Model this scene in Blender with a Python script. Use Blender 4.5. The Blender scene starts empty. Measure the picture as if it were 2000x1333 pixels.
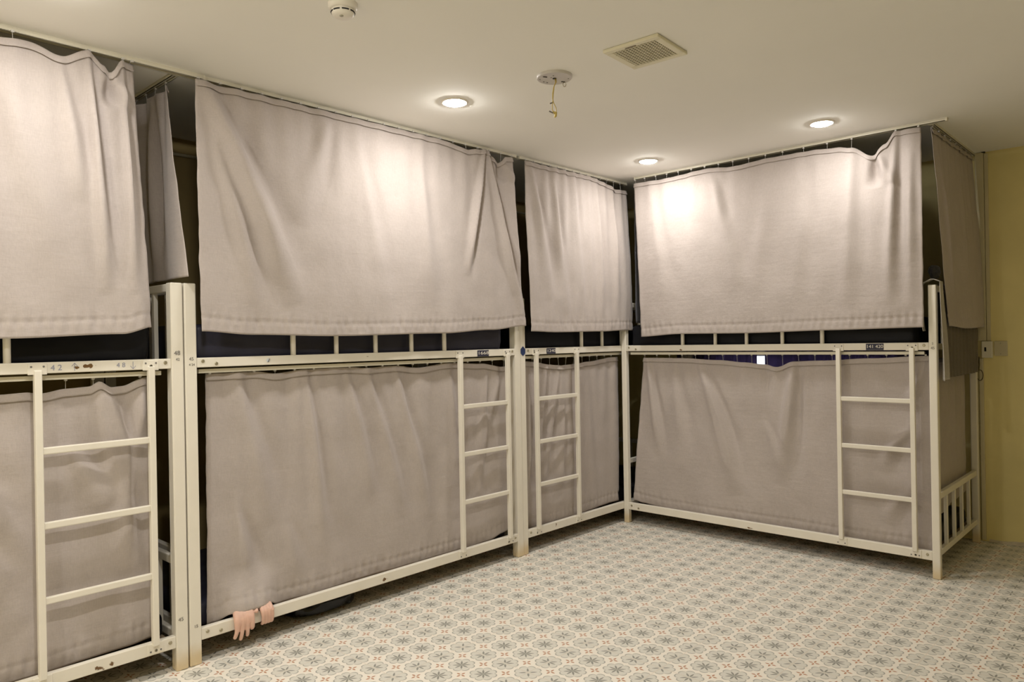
import bpy, bmesh, math, random
from mathutils import Vector, Matrix, noise

# ------------------------------------------------------------------ camera
C = bpy.context.scene.collection
def make_camera():
    cx, cy, cz, yaw, pitch, roll, f = 3.1133, -4.5228, 1.3451, 0.7500, -0.0002, -0.0175, 1445.77
    fw = Vector((-math.sin(yaw)*math.cos(pitch), math.cos(yaw)*math.cos(pitch), math.sin(pitch)))
    r = Vector((math.cos(yaw), math.sin(yaw), 0)); u = r.cross(fw)
    r2 = math.cos(roll)*r + math.sin(roll)*u; u2 = -math.sin(roll)*r + math.cos(roll)*u
    cam = bpy.data.cameras.new('camera'); o = bpy.data.objects.new('camera', cam); C.objects.link(o)
    m = Matrix.Identity(4)
    for i in range(3):
        m[i][0] = r2[i]; m[i][1] = u2[i]; m[i][2] = -fw[i]; m[i][3] = (cx, cy, cz)[i]
    o.matrix_world = m
    cam.sensor_width = 36; cam.lens = f/2000*36; cam.clip_start = .05
    bpy.context.scene.camera = o
make_camera()
# ------------------------------------------------------------------ world, exposure
sc = bpy.context.scene
w = bpy.data.worlds.new('world'); sc.world = w; w.use_nodes = True
w.node_tree.nodes['Background'].inputs[0].default_value = (.80, .88, 1.0, 1)   # daylight outside the window
w.node_tree.nodes['Background'].inputs[1].default_value = 2.4
sc.view_settings.view_transform = 'Standard'; sc.view_settings.look = 'None'
sc.view_settings.gamma = 1; sc.view_settings.use_curve_mapping = False
sc.view_settings.exposure = 0.17
LAMP_COLOR = (1.0, .965, .915); LAMP_STRENGTH = 470.0
LAMPS = [(.489, -.373, .66), (.489, -2.082, .88), (.489, -3.80, .60), (1.613, -.405, .52), (1.613, -3.80, 1.3), (.489, -5.4, 1.2), (1.65, -5.4, 1.1)]   # x, y, relative output
CEIL = 2.505

# ------------------------------------------------------------------ node helpers
def mat(name, col=(.8,.8,.8), rough=.6, metal=0., bump=0., bscale=200., spec=.5, var=0., vscale=3., sheen=0.):
    m = bpy.data.materials.new(name); m.use_nodes = True; nt = m.node_tree; b = nt.nodes['Principled BSDF']
    b.inputs['Base Color'].default_value = (*col, 1); b.inputs['Roughness'].default_value = rough
    b.inputs['Metallic'].default_value = metal; b.inputs['Specular IOR Level'].default_value = spec
    if sheen: b.inputs['Sheen Weight'].default_value = sheen
    tc = nt.nodes.new('ShaderNodeTexCoord')
    if var:
        n = nt.nodes.new('ShaderNodeTexNoise'); n.inputs['Scale'].default_value = vscale; n.inputs['Detail'].default_value = 5
        nt.links.new(tc.outputs['Object'], n.inputs['Vector'])
        r = nt.nodes.new('ShaderNodeValToRGB')
        r.color_ramp.elements[0].position = .3; r.color_ramp.elements[1].position = .7
        r.color_ramp.elements[0].color = (*[c*(1-var) for c in col], 1); r.color_ramp.elements[1].color = (*[min(1, c*(1+var)) for c in col], 1)
        nt.links.new(n.outputs[0], r.inputs[0]); nt.links.new(r.outputs[0], b.inputs['Base Color'])
    if bump:
        n2 = nt.nodes.new('ShaderNodeTexNoise'); n2.inputs['Scale'].default_value = bscale; n2.inputs['Detail'].default_value = 3
        nt.links.new(tc.outputs['Object'], n2.inputs['Vector'])
        bp = nt.nodes.new('ShaderNodeBump'); bp.inputs['Strength'].default_value = bump; bp.inputs['Distance'].default_value = .002
        nt.links.new(n2.outputs[0], bp.inputs['Height']); nt.links.new(bp.outputs[0], b.inputs['Normal'])
    return m

class NT:   # small expression builder for the procedural materials
    def __init__(s, nt): s.nt = nt
    def m(s, op, a, b=None, c=None, clamp=False):
        n = s.nt.nodes.new('ShaderNodeMath'); n.operation = op; n.use_clamp = clamp
        for i, v in enumerate((a, b, c)):
            if v is None: continue
            if isinstance(v, (int, float)): n.inputs[i].default_value = v
            else: s.nt.links.new(v, n.inputs[i])
        return n.outputs[0]
    def step(s, x, lo, hi):   # 0 at lo, 1 at hi
        n = s.nt.nodes.new('ShaderNodeMapRange'); n.interpolation_type = 'SMOOTHSTEP'
        s.nt.links.new(x, n.inputs[0]); n.inputs[1].default_value = lo; n.inputs[2].default_value = hi
        return n.outputs[0]
    def mix(s, f, a, b):
        n = s.nt.nodes.new('ShaderNodeMix'); n.data_type = 'RGBA'
        if isinstance(f, (int, float)): n.inputs[0].default_value = f
        else: s.nt.links.new(f, n.inputs[0])
        for k, v in ((6, a), (7, b)):
            if isinstance(v, tuple): n.inputs[k].default_value = (*v, 1)
            else: s.nt.links.new(v, n.inputs[k])
        return n.outputs[2]
    def noise(s, vec, scale, detail=3, rough=.5):
        n = s.nt.nodes.new('ShaderNodeTexNoise'); n.inputs['Scale'].default_value = scale
        n.inputs['Detail'].default_value = detail; n.inputs['Roughness'].default_value = rough
        s.nt.links.new(vec, n.inputs['Vector']); return n.outputs[0]

# ------------------------------------------------------------------ materials
def floor_material():
    m = bpy.data.materials.new('patterned_tile'); m.use_nodes = True; nt = m.node_tree; N = NT(nt)
    b = nt.nodes['Principled BSDF']
    tc = nt.nodes.new('ShaderNodeTexCoord'); sp = nt.nodes.new('ShaderNodeSeparateXYZ')
    nt.links.new(tc.outputs['Object'], sp.inputs[0]); X, Y = sp.outputs[0], sp.outputs[1]
    A = .128
    u0 = N.m('DIVIDE', N.m('SUBTRACT', X, 1.356-100*A), A); v0 = N.m('DIVIDE', N.m('SUBTRACT', Y, -1.917-100*A), A)
    def cell(u, v, off):
        uu = N.m('SUBTRACT', N.m('FRACT', N.m('ADD', u, .5+off)), .5); vv = N.m('SUBTRACT', N.m('FRACT', N.m('ADD', v, .5+off)), .5)
        r = N.m('SQRT', N.m('ADD', N.m('MULTIPLY', uu, uu), N.m('MULTIPLY', vv, vv)))
        th = N.m('ARCTAN2', vv, uu)
        return uu, vv, r, th
    uu, vv, r, th = cell(u0, v0, 0)
    lob = N.m('ABSOLUTE', N.m('COSINE', N.m('MULTIPLY', N.m('ADD', th, math.pi/8), 4)))      # eight lobes
    R = N.m('ADD', .355, N.m('MULTIPLY', N.m('POWER', lob, .55), .105))
    disc = N.m('SUBTRACT', 1, N.step(N.m('SUBTRACT', r, R), -.012, .012))
    edge = N.m('SUBTRACT', 1, N.step(N.m('ABSOLUTE', N.m('SUBTRACT', r, N.m('SUBTRACT', R, .02))), .010, .026))
    # outline is strongest round each lobe tip
    edge = N.m('MULTIPLY', edge, N.m('ADD', .35, N.m('MULTIPLY', .65, N.m('POWER', lob, .7))))
    # spokes: 8 lens shaped petals
    a8 = N.m('SUBTRACT', N.m('FRACT', N.m('ADD', N.m('DIVIDE', th, math.pi/4), 8.5)), .5)
    lat = N.m('MULTIPLY', N.m('ABSOLUTE', N.m('SINE', N.m('MULTIPLY', a8, math.pi/4))), r)
    wid = N.m('MULTIPLY', .034, N.m('SINE', N.m('MULTIPLY', N.m('DIVIDE', r, .31, clamp=True), math.pi)))
    spoke = N.m('MULTIPLY', N.step(N.m('SUBTRACT', wid, lat), -.006, .008), N.m('SUBTRACT', 1, N.step(r, .28, .31)))
    # joints run through every third row of flowers and swallow the spokes lying along them
    def joint(x, off):
        f = N.m('SUBTRACT', N.m('FRACT', N.m('ADD', N.m('DIVIDE', N.m('ADD', x, off), 3), .5)), .5)
        return N.m('ABSOLUTE', N.m('MULTIPLY', f, 3))
    jx = joint(u0, -101.0+0); jy = joint(v0, -100.0)
    jd = N.m('MINIMUM', jx, jy)
    hide = N.m('SUBTRACT', 1, N.step(jd, .035, .06))
    jline = N.m('SUBTRACT', 1, N.step(jd, .010, .020))
    spoke = N.m('MULTIPLY', spoke, N.m('SUBTRACT', 1, N.m('MULTIPLY', hide, .85)))
    # orange crosses between the discs
    pu, pv, pr, pt = cell(u0, v0, .5)
    a4 = N.m('SUBTRACT', N.m('FRACT', N.m('ADD', N.m('DIVIDE', pt, math.pi/2), 4.5)), .5)
    pl = N.m('MULTIPLY', N.m('ABSOLUTE', N.m('SINE', N.m('MULTIPLY', a4, math.pi/2))), pr)
    pw = N.m('MULTIPLY', .034, N.m('SINE', N.m('MULTIPLY', N.m('DIVIDE', N.m('SUBTRACT', pr, .02), .17, clamp=True), math.pi)))
    pet = N.m('MULTIPLY', N.step(N.m('SUBTRACT', pw, pl), -.005, .007), N.m('SUBTRACT', 1, N.step(pr, .17, .20)))
    nn = N.noise(tc.outputs['Object'], 14, 4); n2 = N.noise(tc.outputs['Object'], 260, 2)
    cream = N.mix(nn, (.82,.765,.67), (.87,.82,.73)); grey = N.mix(n2, (.655,.635,.565), (.73,.705,.635))
    col = N.mix(disc, cream, grey)
    col = N.mix(N.m('MULTIPLY', edge, .75), col, (.24,.24,.21))
    col = N.mix(N.m('MULTIPLY', spoke, .85), col, (.20,.20,.175))
    col = N.mix(N.m('MULTIPLY', pet, .9), col, (.42,.16,.06))
    col = N.mix(N.m('MULTIPLY', jline, .7), col, (.70,.62,.51))
    nt.links.new(col, b.inputs['Base Color'])
    b.inputs['Roughness'].default_value = .42; b.inputs['Specular IOR Level'].default_value = .35
    return m

def paint_material(name, spots=()):
    """off-white stove enamel with glue-yellow feet and chipped rusty spots at fixed places on the frame"""
    m = bpy.data.materials.new(name); m.use_nodes = True; nt = m.node_tree; N = NT(nt); b = nt.nodes['Principled BSDF']
    tc = nt.nodes.new('ShaderNodeTexCoord'); sp = nt.nodes.new('ShaderNodeSeparateXYZ'); nt.links.new(tc.outputs['Object'], sp.inputs[0])
    n1 = N.noise(tc.outputs['Object'], 9, 4); n2 = N.noise(tc.outputs['Object'], 60, 4)
    col = N.mix(n1, (.77,.725,.625), (.85,.805,.71))
    foot = N.m('SUBTRACT', 1, N.step(N.m('ADD', sp.outputs[2], N.m('MULTIPLY', n1, .09)), .07, .16))
    col = N.mix(N.m('MULTIPLY', foot, .75), col, (.66,.50,.26))
    for (x, y, z, rx, rz) in spots:
        dx = N.m('DIVIDE', N.m('SUBTRACT', sp.outputs[0], x), rx); dz = N.m('DIVIDE', N.m('SUBTRACT', sp.outputs[2], z), rz)
        d = N.m('SQRT', N.m('ADD', N.m('MULTIPLY', dx, dx), N.m('MULTIPLY', dz, dz)))
        k = N.m('SUBTRACT', 1, N.step(N.m('ADD', d, N.m('MULTIPLY', N.m('SUBTRACT', n2, .5), 3.2)), .5, .9))
        front = N.m('SUBTRACT', 1, N.step(sp.outputs[1], .03, .04))
        col = N.mix(N.m('MULTIPLY', k, front), col, (.16,.085,.03))
    nt.links.new(col, b.inputs['Base Color']); b.inputs['Roughness'].default_value = .38
    return m

def cloth_material(name, c0, c1, sheen=.15):
    m = bpy.data.materials.new(name); m.use_nodes = True; nt = m.node_tree; N = NT(nt); b = nt.nodes['Principled BSDF']
    tc = nt.nodes.new('ShaderNodeTexCoord')
    mp = nt.nodes.new('ShaderNodeMapping'); mp.inputs['Scale'].default_value = (1, 1, .10); nt.links.new(tc.outputs['Object'], mp.inputs[0])
    mp2 = nt.nodes.new('ShaderNodeMapping'); mp2.inputs['Scale'].default_value = (.12, .12, 1); nt.links.new(tc.outputs['Object'], mp2.inputs[0])
    a = N.noise(mp.outputs[0], 420, 2); c = N.noise(mp2.outputs[0], 420, 2); d = N.noise(tc.outputs['Object'], 5, 3)
    k = N.m('ADD', N.m('MULTIPLY', a, .35), N.m('ADD', N.m('MULTIPLY', c, .25), N.m('MULTIPLY', d, .40)))
    col = N.mix(N.step(k, .35, .65), c0, c1)
    nt.links.new(col, b.inputs['Base Color'])
    b.inputs['Roughness'].default_value = .9; b.inputs['Sheen Weight'].default_value = sheen; b.inputs['Specular IOR Level'].default_value = .2
    # soft creases of never-ironed cotton
    cr = N.noise(mp2.outputs[0], 46, 4, .6); cr2 = N.noise(tc.outputs['Object'], 24, 4, .6)
    h = N.m('ADD', N.m('ADD', N.m('MULTIPLY', cr, .55), cr2), N.m('MULTIPLY', N.m('ADD', a, c), .008))
    bp = nt.nodes.new('ShaderNodeBump'); bp.inputs['Strength'].default_value = .5; bp.inputs['Distance'].default_value = .004
    nt.links.new(h, bp.inputs['Height']); nt.links.new(bp.outputs[0], b.inputs['Normal'])
    return m

M = {}
M['floor'] = floor_material()
M['cloth'] = cloth_material('taupe_cotton', (.43,.378,.352), (.49,.434,.406))
M['towel'] = cloth_material('grey_towel', (.40,.37,.33), (.50,.47,.42))
M['blanket'] = cloth_material('olive_blanket', (.10,.083,.06), (.15,.125,.095))
M['darkcloth'] = cloth_material('black_cloth', (.015,.014,.016), (.03,.028,.03))
M['sheet'] = cloth_material('slate_sheet', (.085,.085,.10), (.12,.12,.14))
M['pink'] = cloth_material('pink_shirt', (.50,.22,.20), (.60,.30,.27))
M['ceil'] = mat('ceiling_paint', (.90,.885,.835), .9, var=.02, vscale=1.3, bump=.12, bscale=60)
M['wall'] = mat('yellow_wall_paint', (.78,.675,.32), .8, var=.07, vscale=2.5, bump=.4, bscale=40)
M['track'] = mat('cream_plastic', (.74,.70,.58), .4)
M['white'] = mat('white_plastic', (.80,.76,.68), .4)
M['hook'] = mat('clear_glider', (.60,.58,.55), .3)
M['dark'] = mat('dark_slot', (.012,.011,.010), .7)
M['bolt'] = mat('bolt_metal', (.42,.38,.28), .4, metal=.7)
M['navy'] = mat('navy_label', (.022,.022,.05), .5)
M['ink'] = mat('pen_ink', (.30,.31,.40), .7)
M['inkb'] = mat('marker_ink', (.17,.16,.15), .7)
M['vinyl'] = mat('navy_vinyl', (.034,.034,.056), .45, spec=.35, var=.15, vscale=6, bump=.3, bscale=14)
M['vinylb'] = mat('black_vinyl', (.0045,.005,.008), .55, spec=.25, var=.15, vscale=6, bump=.3, bscale=14)
M['board'] = mat('bed_board', (.30,.22,.14), .8, var=.2)
M['skin'] = mat('skin', (.72,.46,.36), .5, var=.06, vscale=40, bump=.15, bscale=300); M['skin'].node_tree.nodes['Principled BSDF'].inputs['Subsurface Weight'].default_value = .08
M['nail'] = mat('fingernail', (.78,.55,.48), .3)
M['hair'] = mat('black_hair', (.012,.010,.009), .5, bump=.5, bscale=300)
M['trouser'] = mat('grey_trousers', (.10,.10,.12), .9)
M['bag'] = mat('black_bag', (.007,.007,.008), .25, spec=.35, bump=.9, bscale=16)
M['plate'] = mat('galvanised_plate', (.60,.57,.54), .5, metal=.15)
M['wire'] = mat('yellow_wire', (.56,.43,.12), .5)
M['trunk'] = mat('painted_conduit', (.60,.54,.36), .6)
M['vent'] = mat('vent_cream', (.76,.72,.55), .45)
M['purple'] = cloth_material('purple_curtain', (.15,.115,.22), (.19,.15,.27))
def add_translucency(m, c, f):
    nt = m.node_tree; b = nt.nodes['Principled BSDF']; o = nt.nodes['Material Output']
    t = nt.nodes.new('ShaderNodeBsdfTranslucent'); t.inputs[0].default_value = (*c, 1)
    x = nt.nodes.new('ShaderNodeMixShader'); x.inputs[0].default_value = f
    nt.links.new(b.outputs[0], x.inputs[1]); nt.links.new(t.outputs[0], x.inputs[2]); nt.links.new(x.outputs[0], o.inputs[0])
add_translucency(M['purple'], (.36,.29,.46), .38)
g = bpy.data.materials.new('window_glass'); g.use_nodes = True
g.node_tree.nodes['Principled BSDF'].inputs['Transmission Weight'].default_value = 1
g.node_tree.nodes['Principled BSDF'].inputs['Roughness'].default_value = .0
g.node_tree.nodes['Principled BSDF'].inputs['IOR'].default_value = 1.05
M['glass'] = g
e = bpy.data.materials.new('lamp_diffuser'); e.use_nodes = True; b = e.node_tree.nodes['Principled BSDF']
b.inputs['Emission Color'].default_value = (*LAMP_COLOR, 1); b.inputs['Emission Strength'].default_value = LAMP_STRENGTH
M['lamp'] = e

# ------------------------------------------------------------------ mesh helpers
def box(bm, x0, x1, y0, y1, z0, z1):
    vs = [bm.verts.new((x, y, z)) for x in (x0, x1) for y in (y0, y1) for z in (z0, z1)]
    for f in ((0,1,3,2), (4,6,7,5), (0,4,5,1), (2,3,7,6), (0,2,6,4), (1,5,7,3)):
        bm.faces.new([vs[i] for i in f])
def tube(bm, pts, r, n=10, cap=True):
    pts = [Vector(p) for p in pts]; rings = []
    t0 = (pts[1]-pts[0]).normalized(); up = Vector((0,0,1)) if abs(t0.z) < .9 else Vector((1,0,0))
    a = t0.cross(up).normalized()
    for i, p in enumerate(pts):
        t = (pts[min(i+1, len(pts)-1)]-pts[max(i-1, 0)]).normalized()
        a = (a - t*a.dot(t)).normalized(); b_ = t.cross(a)
        rr = r[i] if isinstance(r, (list, tuple)) else r
        rings.append([bm.verts.new(p + a*math.cos(2*math.pi*k/n)*rr + b_*math.sin(2*math.pi*k/n)*rr) for k in range(n)])
    for i in range(len(rings)-1):
        for k in range(n):
            bm.faces.new((rings[i][k], rings[i][(k+1)%n], rings[i+1][(k+1)%n], rings[i+1][k]))
    if cap: bm.faces.new(rings[0][::-1]); bm.faces.new(rings[-1])
def lathe(bm, prof, c=(0,0,0), n=40, axis='z'):
    """prof: (radius, height) list; closed at radius 0 ends"""
    rings = []
    for (r, h) in prof:
        if r < 1e-6: ring = [bm.verts.new((0, 0, h))]
        else: ring = [bm.verts.new((r*math.cos(2*math.pi*k/n), r*math.sin(2*math.pi*k/n), h)) for k in range(n)]
        rings.append(ring)
    for a, b_ in zip(rings, rings[1:]):
        for k in range(n):
            q = [a[k % len(a)], a[(k+1) % len(a)], b_[(k+1) % len(b_)], b_[k % len(b_)]]
            q = [v for i, v in enumerate(q) if v not in q[:i]]
            if len(q) > 2:
                try: bm.faces.new(q)
                except ValueError: pass
    for ring in rings:
        for v in ring:
            x, y, z = v.co
            v.co = Vector({'z': (x, y, z), 'y': (x, z, y), 'x': (z, x, y)}[axis]) + Vector(c)
def obj(name, bm, m, parent=None, bevel=0, smooth=False, solid=0):
    bmesh.ops.recalc_face_normals(bm, faces=bm.faces)
    me = bpy.data.meshes.new(name); bm.to_mesh(me); bm.free()
    me.materials.append(m)
    if smooth:
        for p in me.polygons: p.use_smooth = True
    o = bpy.data.objects.new(name, me); C.objects.link(o)
    if parent: o.parent = parent
    if solid:
        s = o.modifiers.new('thickness', 'SOLIDIFY'); s.thickness = solid; s.offset = 0
    if bevel:
        s = o.modifiers.new('bevel', 'BEVEL'); s.width = bevel; s.segments = 2; s.limit_method = 'ANGLE'
    return o
def bx(name, dims, m, parent=None, bevel=0):
    bm = bmesh.new(); box(bm, *dims); return obj(name, bm, m, parent, bevel)
def empty(name, loc, rz=0):
    o = bpy.data.objects.new(name, None); C.objects.link(o); o.location = loc; o.rotation_euler = (0, 0, rz)
    o.empty_display_size = .1; return o
def tag(o, label, cat, group=None):
    o['label'] = label; o['category'] = cat
    if group: o['group'] = group
    return o
def struct(o): o['kind'] = 'structure'; return o
def text(name, s, size, m, parent, loc, rot=(math.pi/2, 0, 0), ext=.0003):
    cu = bpy.data.curves.new(name, 'FONT'); cu.body = s; cu.size = size; cu.align_x = 'CENTER'; cu.align_y = 'CENTER'; cu.extrude = ext
    tmp = bpy.data.objects.new('tmp', cu); C.objects.link(tmp)
    me = bpy.data.meshes.new_from_object(tmp); bpy.data.objects.remove(tmp)
    me.materials.clear(); me.materials.append(m)
    me.transform(Matrix.Translation(loc) @ Matrix.Rotation(rot[2], 4, 'Z') @ Matrix.Rotation(rot[0], 4, 'X'))
    o = bpy.data.objects.new(name, me); C.objects.link(o)
    if parent: o.parent = parent
    return o
def sm(t): t = max(0, min(1, t)); return t*t*(3-2*t)
def interp(tab, x):
    if x <= tab[0][0]: return tab[0][1]
    for (a, va), (b_, vb) in zip(tab, tab[1:]):
        if x <= b_: return va + (vb-va)*sm((x-a)/(b_-a))
    return tab[-1][1]

# ------------------------------------------------------------------ the room
WX, WY = -1.04, 1.04            # inner faces of the left and back walls
RX, FY = 5.2, -6.3
bm = bmesh.new(); box(bm, WX-.15, RX+.15, FY-.15, WY+.15, -.12, 0); struct(obj('floor', bm, M['floor']))
bm = bmesh.new(); box(bm, WX-.15, RX+.15, FY-.15, WY+.15, CEIL, CEIL+.12); struct(obj('ceiling', bm, M['ceil']))
bm = bmesh.new(); box(bm, WX-.15, WX, FY-.15, WY+.15, 0, CEIL); struct(obj('wall_left', bm, mat('shaded_wall_paint', (.42,.31,.12), .85, var=.07, vscale=2.5, bump=.4, bscale=40)))  # wall yellow darkened: shade behind the beds is put into the colour
bm = bmesh.new(); box(bm, RX, RX+.15, FY-.15, WY+.15, 0, CEIL); struct(obj('wall_right', bm, M['wall']))
bm = bmesh.new(); box(bm, WX, RX, FY-.15, FY, 0, CEIL); struct(obj('wall_front', bm, M['wall']))
wx0, wx1, wz0, wz1 = .12, 1.62, .45, 1.235
bm = bmesh.new()
box(bm, WX, wx0, WY, WY+.15, 0, CEIL); box(bm, wx1, RX, WY, WY+.15, 0, CEIL)
box(bm, wx0, wx1, WY, WY+.15, 0, wz0); box(bm, wx0, wx1, WY, WY+.15, wz1, CEIL)
struct(obj('wall_back', bm, M['wall']))
win = empty('window_1', ((wx0+wx1)/2, WY+.1, wz0)); struct(win)
hw = (wx1-wx0)/2; hh = wz1-wz0
bm = bmesh.new()
for a in ((-hw, -hw+.045), (hw-.045, hw), (-.03, .03)): box(bm, a[0], a[1], -.03, .03, 0, hh)
for a in ((0, .045), (hh-.045, hh)): box(bm, -hw, hw, -.028, .028, a[0], a[1])
obj('window_frame', bm, M['white'], win, .003)
for s in (-1, 1):
    bm = bmesh.new(); box(bm, min(s*.03, s*(hw-.045)), max(s*.03, s*(hw-.045)), -.003, .003, .045, hh-.045); obj('pane', bm, M['glass'], win)
# uneven mortar strip left along the foot of the back wall, right of the beds
bm = bmesh.new(); n = 90; pr = []
for i in range(n+1):
    x = 2.10 + (RX-2.10)*i/n; h = .018 + .016*noise.noise((x*9, 0, 1)) + .008*noise.noise((x*40, 3, 1))
    pr.append((x, max(.006, h)))
vs = [[bm.verts.new((x, WY+.001, 0)), bm.verts.new((x, WY-.010, 0)), bm.verts.new((x, WY-.007, h*.8)), bm.verts.new((x, WY+.001, h))] for x, h in pr]
for a, c in zip(vs, vs[1:]):
    for k in range(3): bm.faces.new((a[k], a[k+1], c[k+1], c[k]))
bm.faces.new(vs[0]); bm.faces.new(vs[-1][::-1])
struct(obj('baseboard_back', bm, mat('mortar', (.62,.55,.42), .9, var=.15, vscale=20)))

# ------------------------------------------------------------------ bunk beds
def make_bed(loc, rz, L, W, label, H=1.612, post=.05, spots=(), bars=None, ladder=(1.57, 1.965), lean=(0, 0), track=True):
    """local frame: x along the front, y into the bed, z up"""
    root = empty('bunk_bed', loc, rz); tag(root, label, 'bunk bed', 'white metal bunk beds')
    P = paint_material('cream_enamel', spots)
    objs = []
    def add(name, bm_, m=P, parent=root, bevel=0, **k):
        o = obj(name, bm_, m, parent, bevel, **k); objs.append(o); return o
    def b1(name, dims, m=P, parent=root, bevel=.003):
        bm_ = bmesh.new(); box(bm_, *dims); return add(name, bm_, m, parent, bevel)
    posts = []
    for (x, y) in ((0, 0), (L-post, 0), (0, W-post), (L-post, W-post)):
        posts.append(b1('post', (x, x+post, y, y+post, 0, H), bevel=.005))
    zu0, zu1, zl0, zl1 = 1.2549, 1.2963, .0985, .1485
    R0 = .003
    rails = {}
    for nm, z0, z1 in (('upper_rail', zu0, zu1), ('lower_rail', zl0, zl1)):
        rails[nm] = b1(nm, (post, L-post, R0, R0+.028, z0, z1))
        b1(nm, (post, L-post, W-R0-.028, W-R0, z0, z1))
    # bolts where the rails meet the posts
    for nm, z0, z1 in (('upper_rail', zu0, zu1), ('lower_rail', zl0, zl1)):
        for x, dz in ((post+.026, .006), (post+.085, -.006), (L-post-.024, .005), (L-post-.082, -.007)):
            bm_ = bmesh.new(); lathe(bm_, [(0, -.004), (.006, -.004), (.0075, -.002), (.0085, .004)], (x, R0, (z0+z1)/2+dz), 12, 'y')
            add('bolt', bm_, M['bolt'], rails[nm])
    # bed boards
    b1('bed_board', (post, L-post, R0+.03, W-R0-.03, zu0+.008, zu0+.02), M['board'], bevel=0)
    b1('bed_board', (post, L-post, R0+.03, W-R0-.03, zl0+.008, zl0+.02), M['board'], bevel=0)
    # end panels with balusters
    for xc in (post/2, L-post/2):
        for (zb, zt, tt) in ((zu0, H, .036), (.118, .466, .036)):
            bm_ = bmesh.new(); q = .0125
            box(bm_, xc-q, xc+q, post, W-post, zt-tt, zt-.001); box(bm_, xc-q, xc+q, post, W-post, zb, zb+.034)
            pan = add('end_panel', bm_, P, root, .004)
            for i in range(4):
                yy = post + (W-2*post)*(i+1)/5 + (.0)
                b1('baluster', (xc-.009, xc+.009, yy-.013, yy+.013, zb+.03, zt-tt+.004), parent=pan, bevel=.002)
            if zb > 1:   # little wire gusset in the corner
                bm_ = bmesh.new(); tube(bm_, [(xc, post+.001, zt-tt-.030), (xc, post+.03, zt-tt-.001)], .0035, 8); add('gusset', bm_, P, pan)
    # guard rail: bent tube with inner bars
    bars = bars or [.513+.2375*i for i in range(5)]
    yc = R0+.013; top = 1.575; rr = .0125; x0, x1 = bars[0], bars[-1]; cr = .05
    pts = [(x0, yc, zu1-.01), (x0, yc, top-cr)]
    for k in range(1, 7): a = math.pi/2*k/6; pts.append((x0+cr-cr*math.cos(a), yc, top-cr+cr*math.sin(a)))
    for k in range(0, 7): a = math.pi/2*k/6; pts.append((x1-cr+cr*math.sin(a), yc, top-cr+cr*math.cos(a)))
    pts.append((x1, yc, zu1-.01))
    bm_ = bmesh.new(); tube(bm_, pts, rr, 12); gr = add('guard_rail', bm_, P, root, smooth=True)
    for x in bars[1:-1]:
        bm_ = bmesh.new(); tube(bm_, [(x, yc, zu1-.01), (x, yc, top)], .0115, 12); add('baluster', bm_, P, gr, smooth=True)
    # ladder
    la = None
    bm_ = bmesh.new(); lx0, lx1 = ladder
    for x in ladder: box(bm_, x-.0125, x+.0125, -.012, .013, zl1-.012, zu0+.012)
    la = add('ladder', bm_, P, root, .003)
    for z in (.970, .695, .420):
        b1('rung', (lx0+.010, lx1-.010, -.008, .010, z-.013, z+.013), parent=la, bevel=.004)
    for x in ladder:
        for z0, z1, s in ((zu0-.004, zu1-.004, 1), (zl0+.004, zl1-.002, -1)):
            b1('bracket', (x-.031, x+.031, R0-.004, R0+.001, z0, z1), parent=la, bevel=.002)
            for dx in (-.02, .02):
                bm_ = bmesh.new(); lathe(bm_, [(0, -.0015), (.0035, -.0015), (.004, .002)], (x+dx, R0-.004, (z0+z1)/2+.009*s), 10, 'y'); add('screw', bm_, M['inkb'], la)
    # curtain track under the upper rail
    bm_ = bmesh.new(); box(bm_, post+.02, L-post-.03, .030, .052, 1.229, 1.247)
    if track: add('curtain_track', bm_, M['track'], root, .002)
    if lean != (0, 0):   # frame racked slightly along its length
        for o in objs:
            for v in o.data.vertices:
                u = v.co.x/L; v.co.x += (lean[0]*(1-u)+lean[1]*u)*v.co.z/H
    return root, rails
G_CH = 'white metal bunk beds'
yB, yC = -3.189, -1.104
LB = 2.085
bedA, rA = make_bed((0, yB-.006-2.085, 0), math.pi/2, LB, .985, 'white metal bunk bed nearest the camera at the left edge, cut off by the frame',
    spots=((1.728, 0, 1.278, .030, .008), (1.68, 0, 1.272, .012, .006), (1.74, 0, .112, .02, .012), (1.79, 0, .115, .012, .010)), ladder=(1.553, 1.952))
bedB, rB = make_bed((0, yB, 0), math.pi/2, LB, .985, 'white metal bunk bed second from left, with hands over its lower rail',
    spots=((1.011, 0, .118, .018, .009), (.93, 0, 1.278, .012, .003)))
bedC, rC = make_bed((-.004, yC, 0), math.pi/2, LB, .985, 'white metal bunk bed in the corner, ladder at its left end beside the double post',
    spots=((.326, 0, .130, .008, .012),), ladder=(.152, .572), bars=[.647+.239*i for i in range(5)])
bedD, rD = make_bed((-.006, 0, 0), 0, 2.064, 1.0, 'white metal bunk bed against the back wall with its end panel facing right',
    post=.04, spots=((.974, 0, .110, .020, .008), (.49, 0, 1.262, .010, .006)), ladder=(1.544, 1.940), bars=[.500, .745, .965, 1.201, 1.446])

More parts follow.
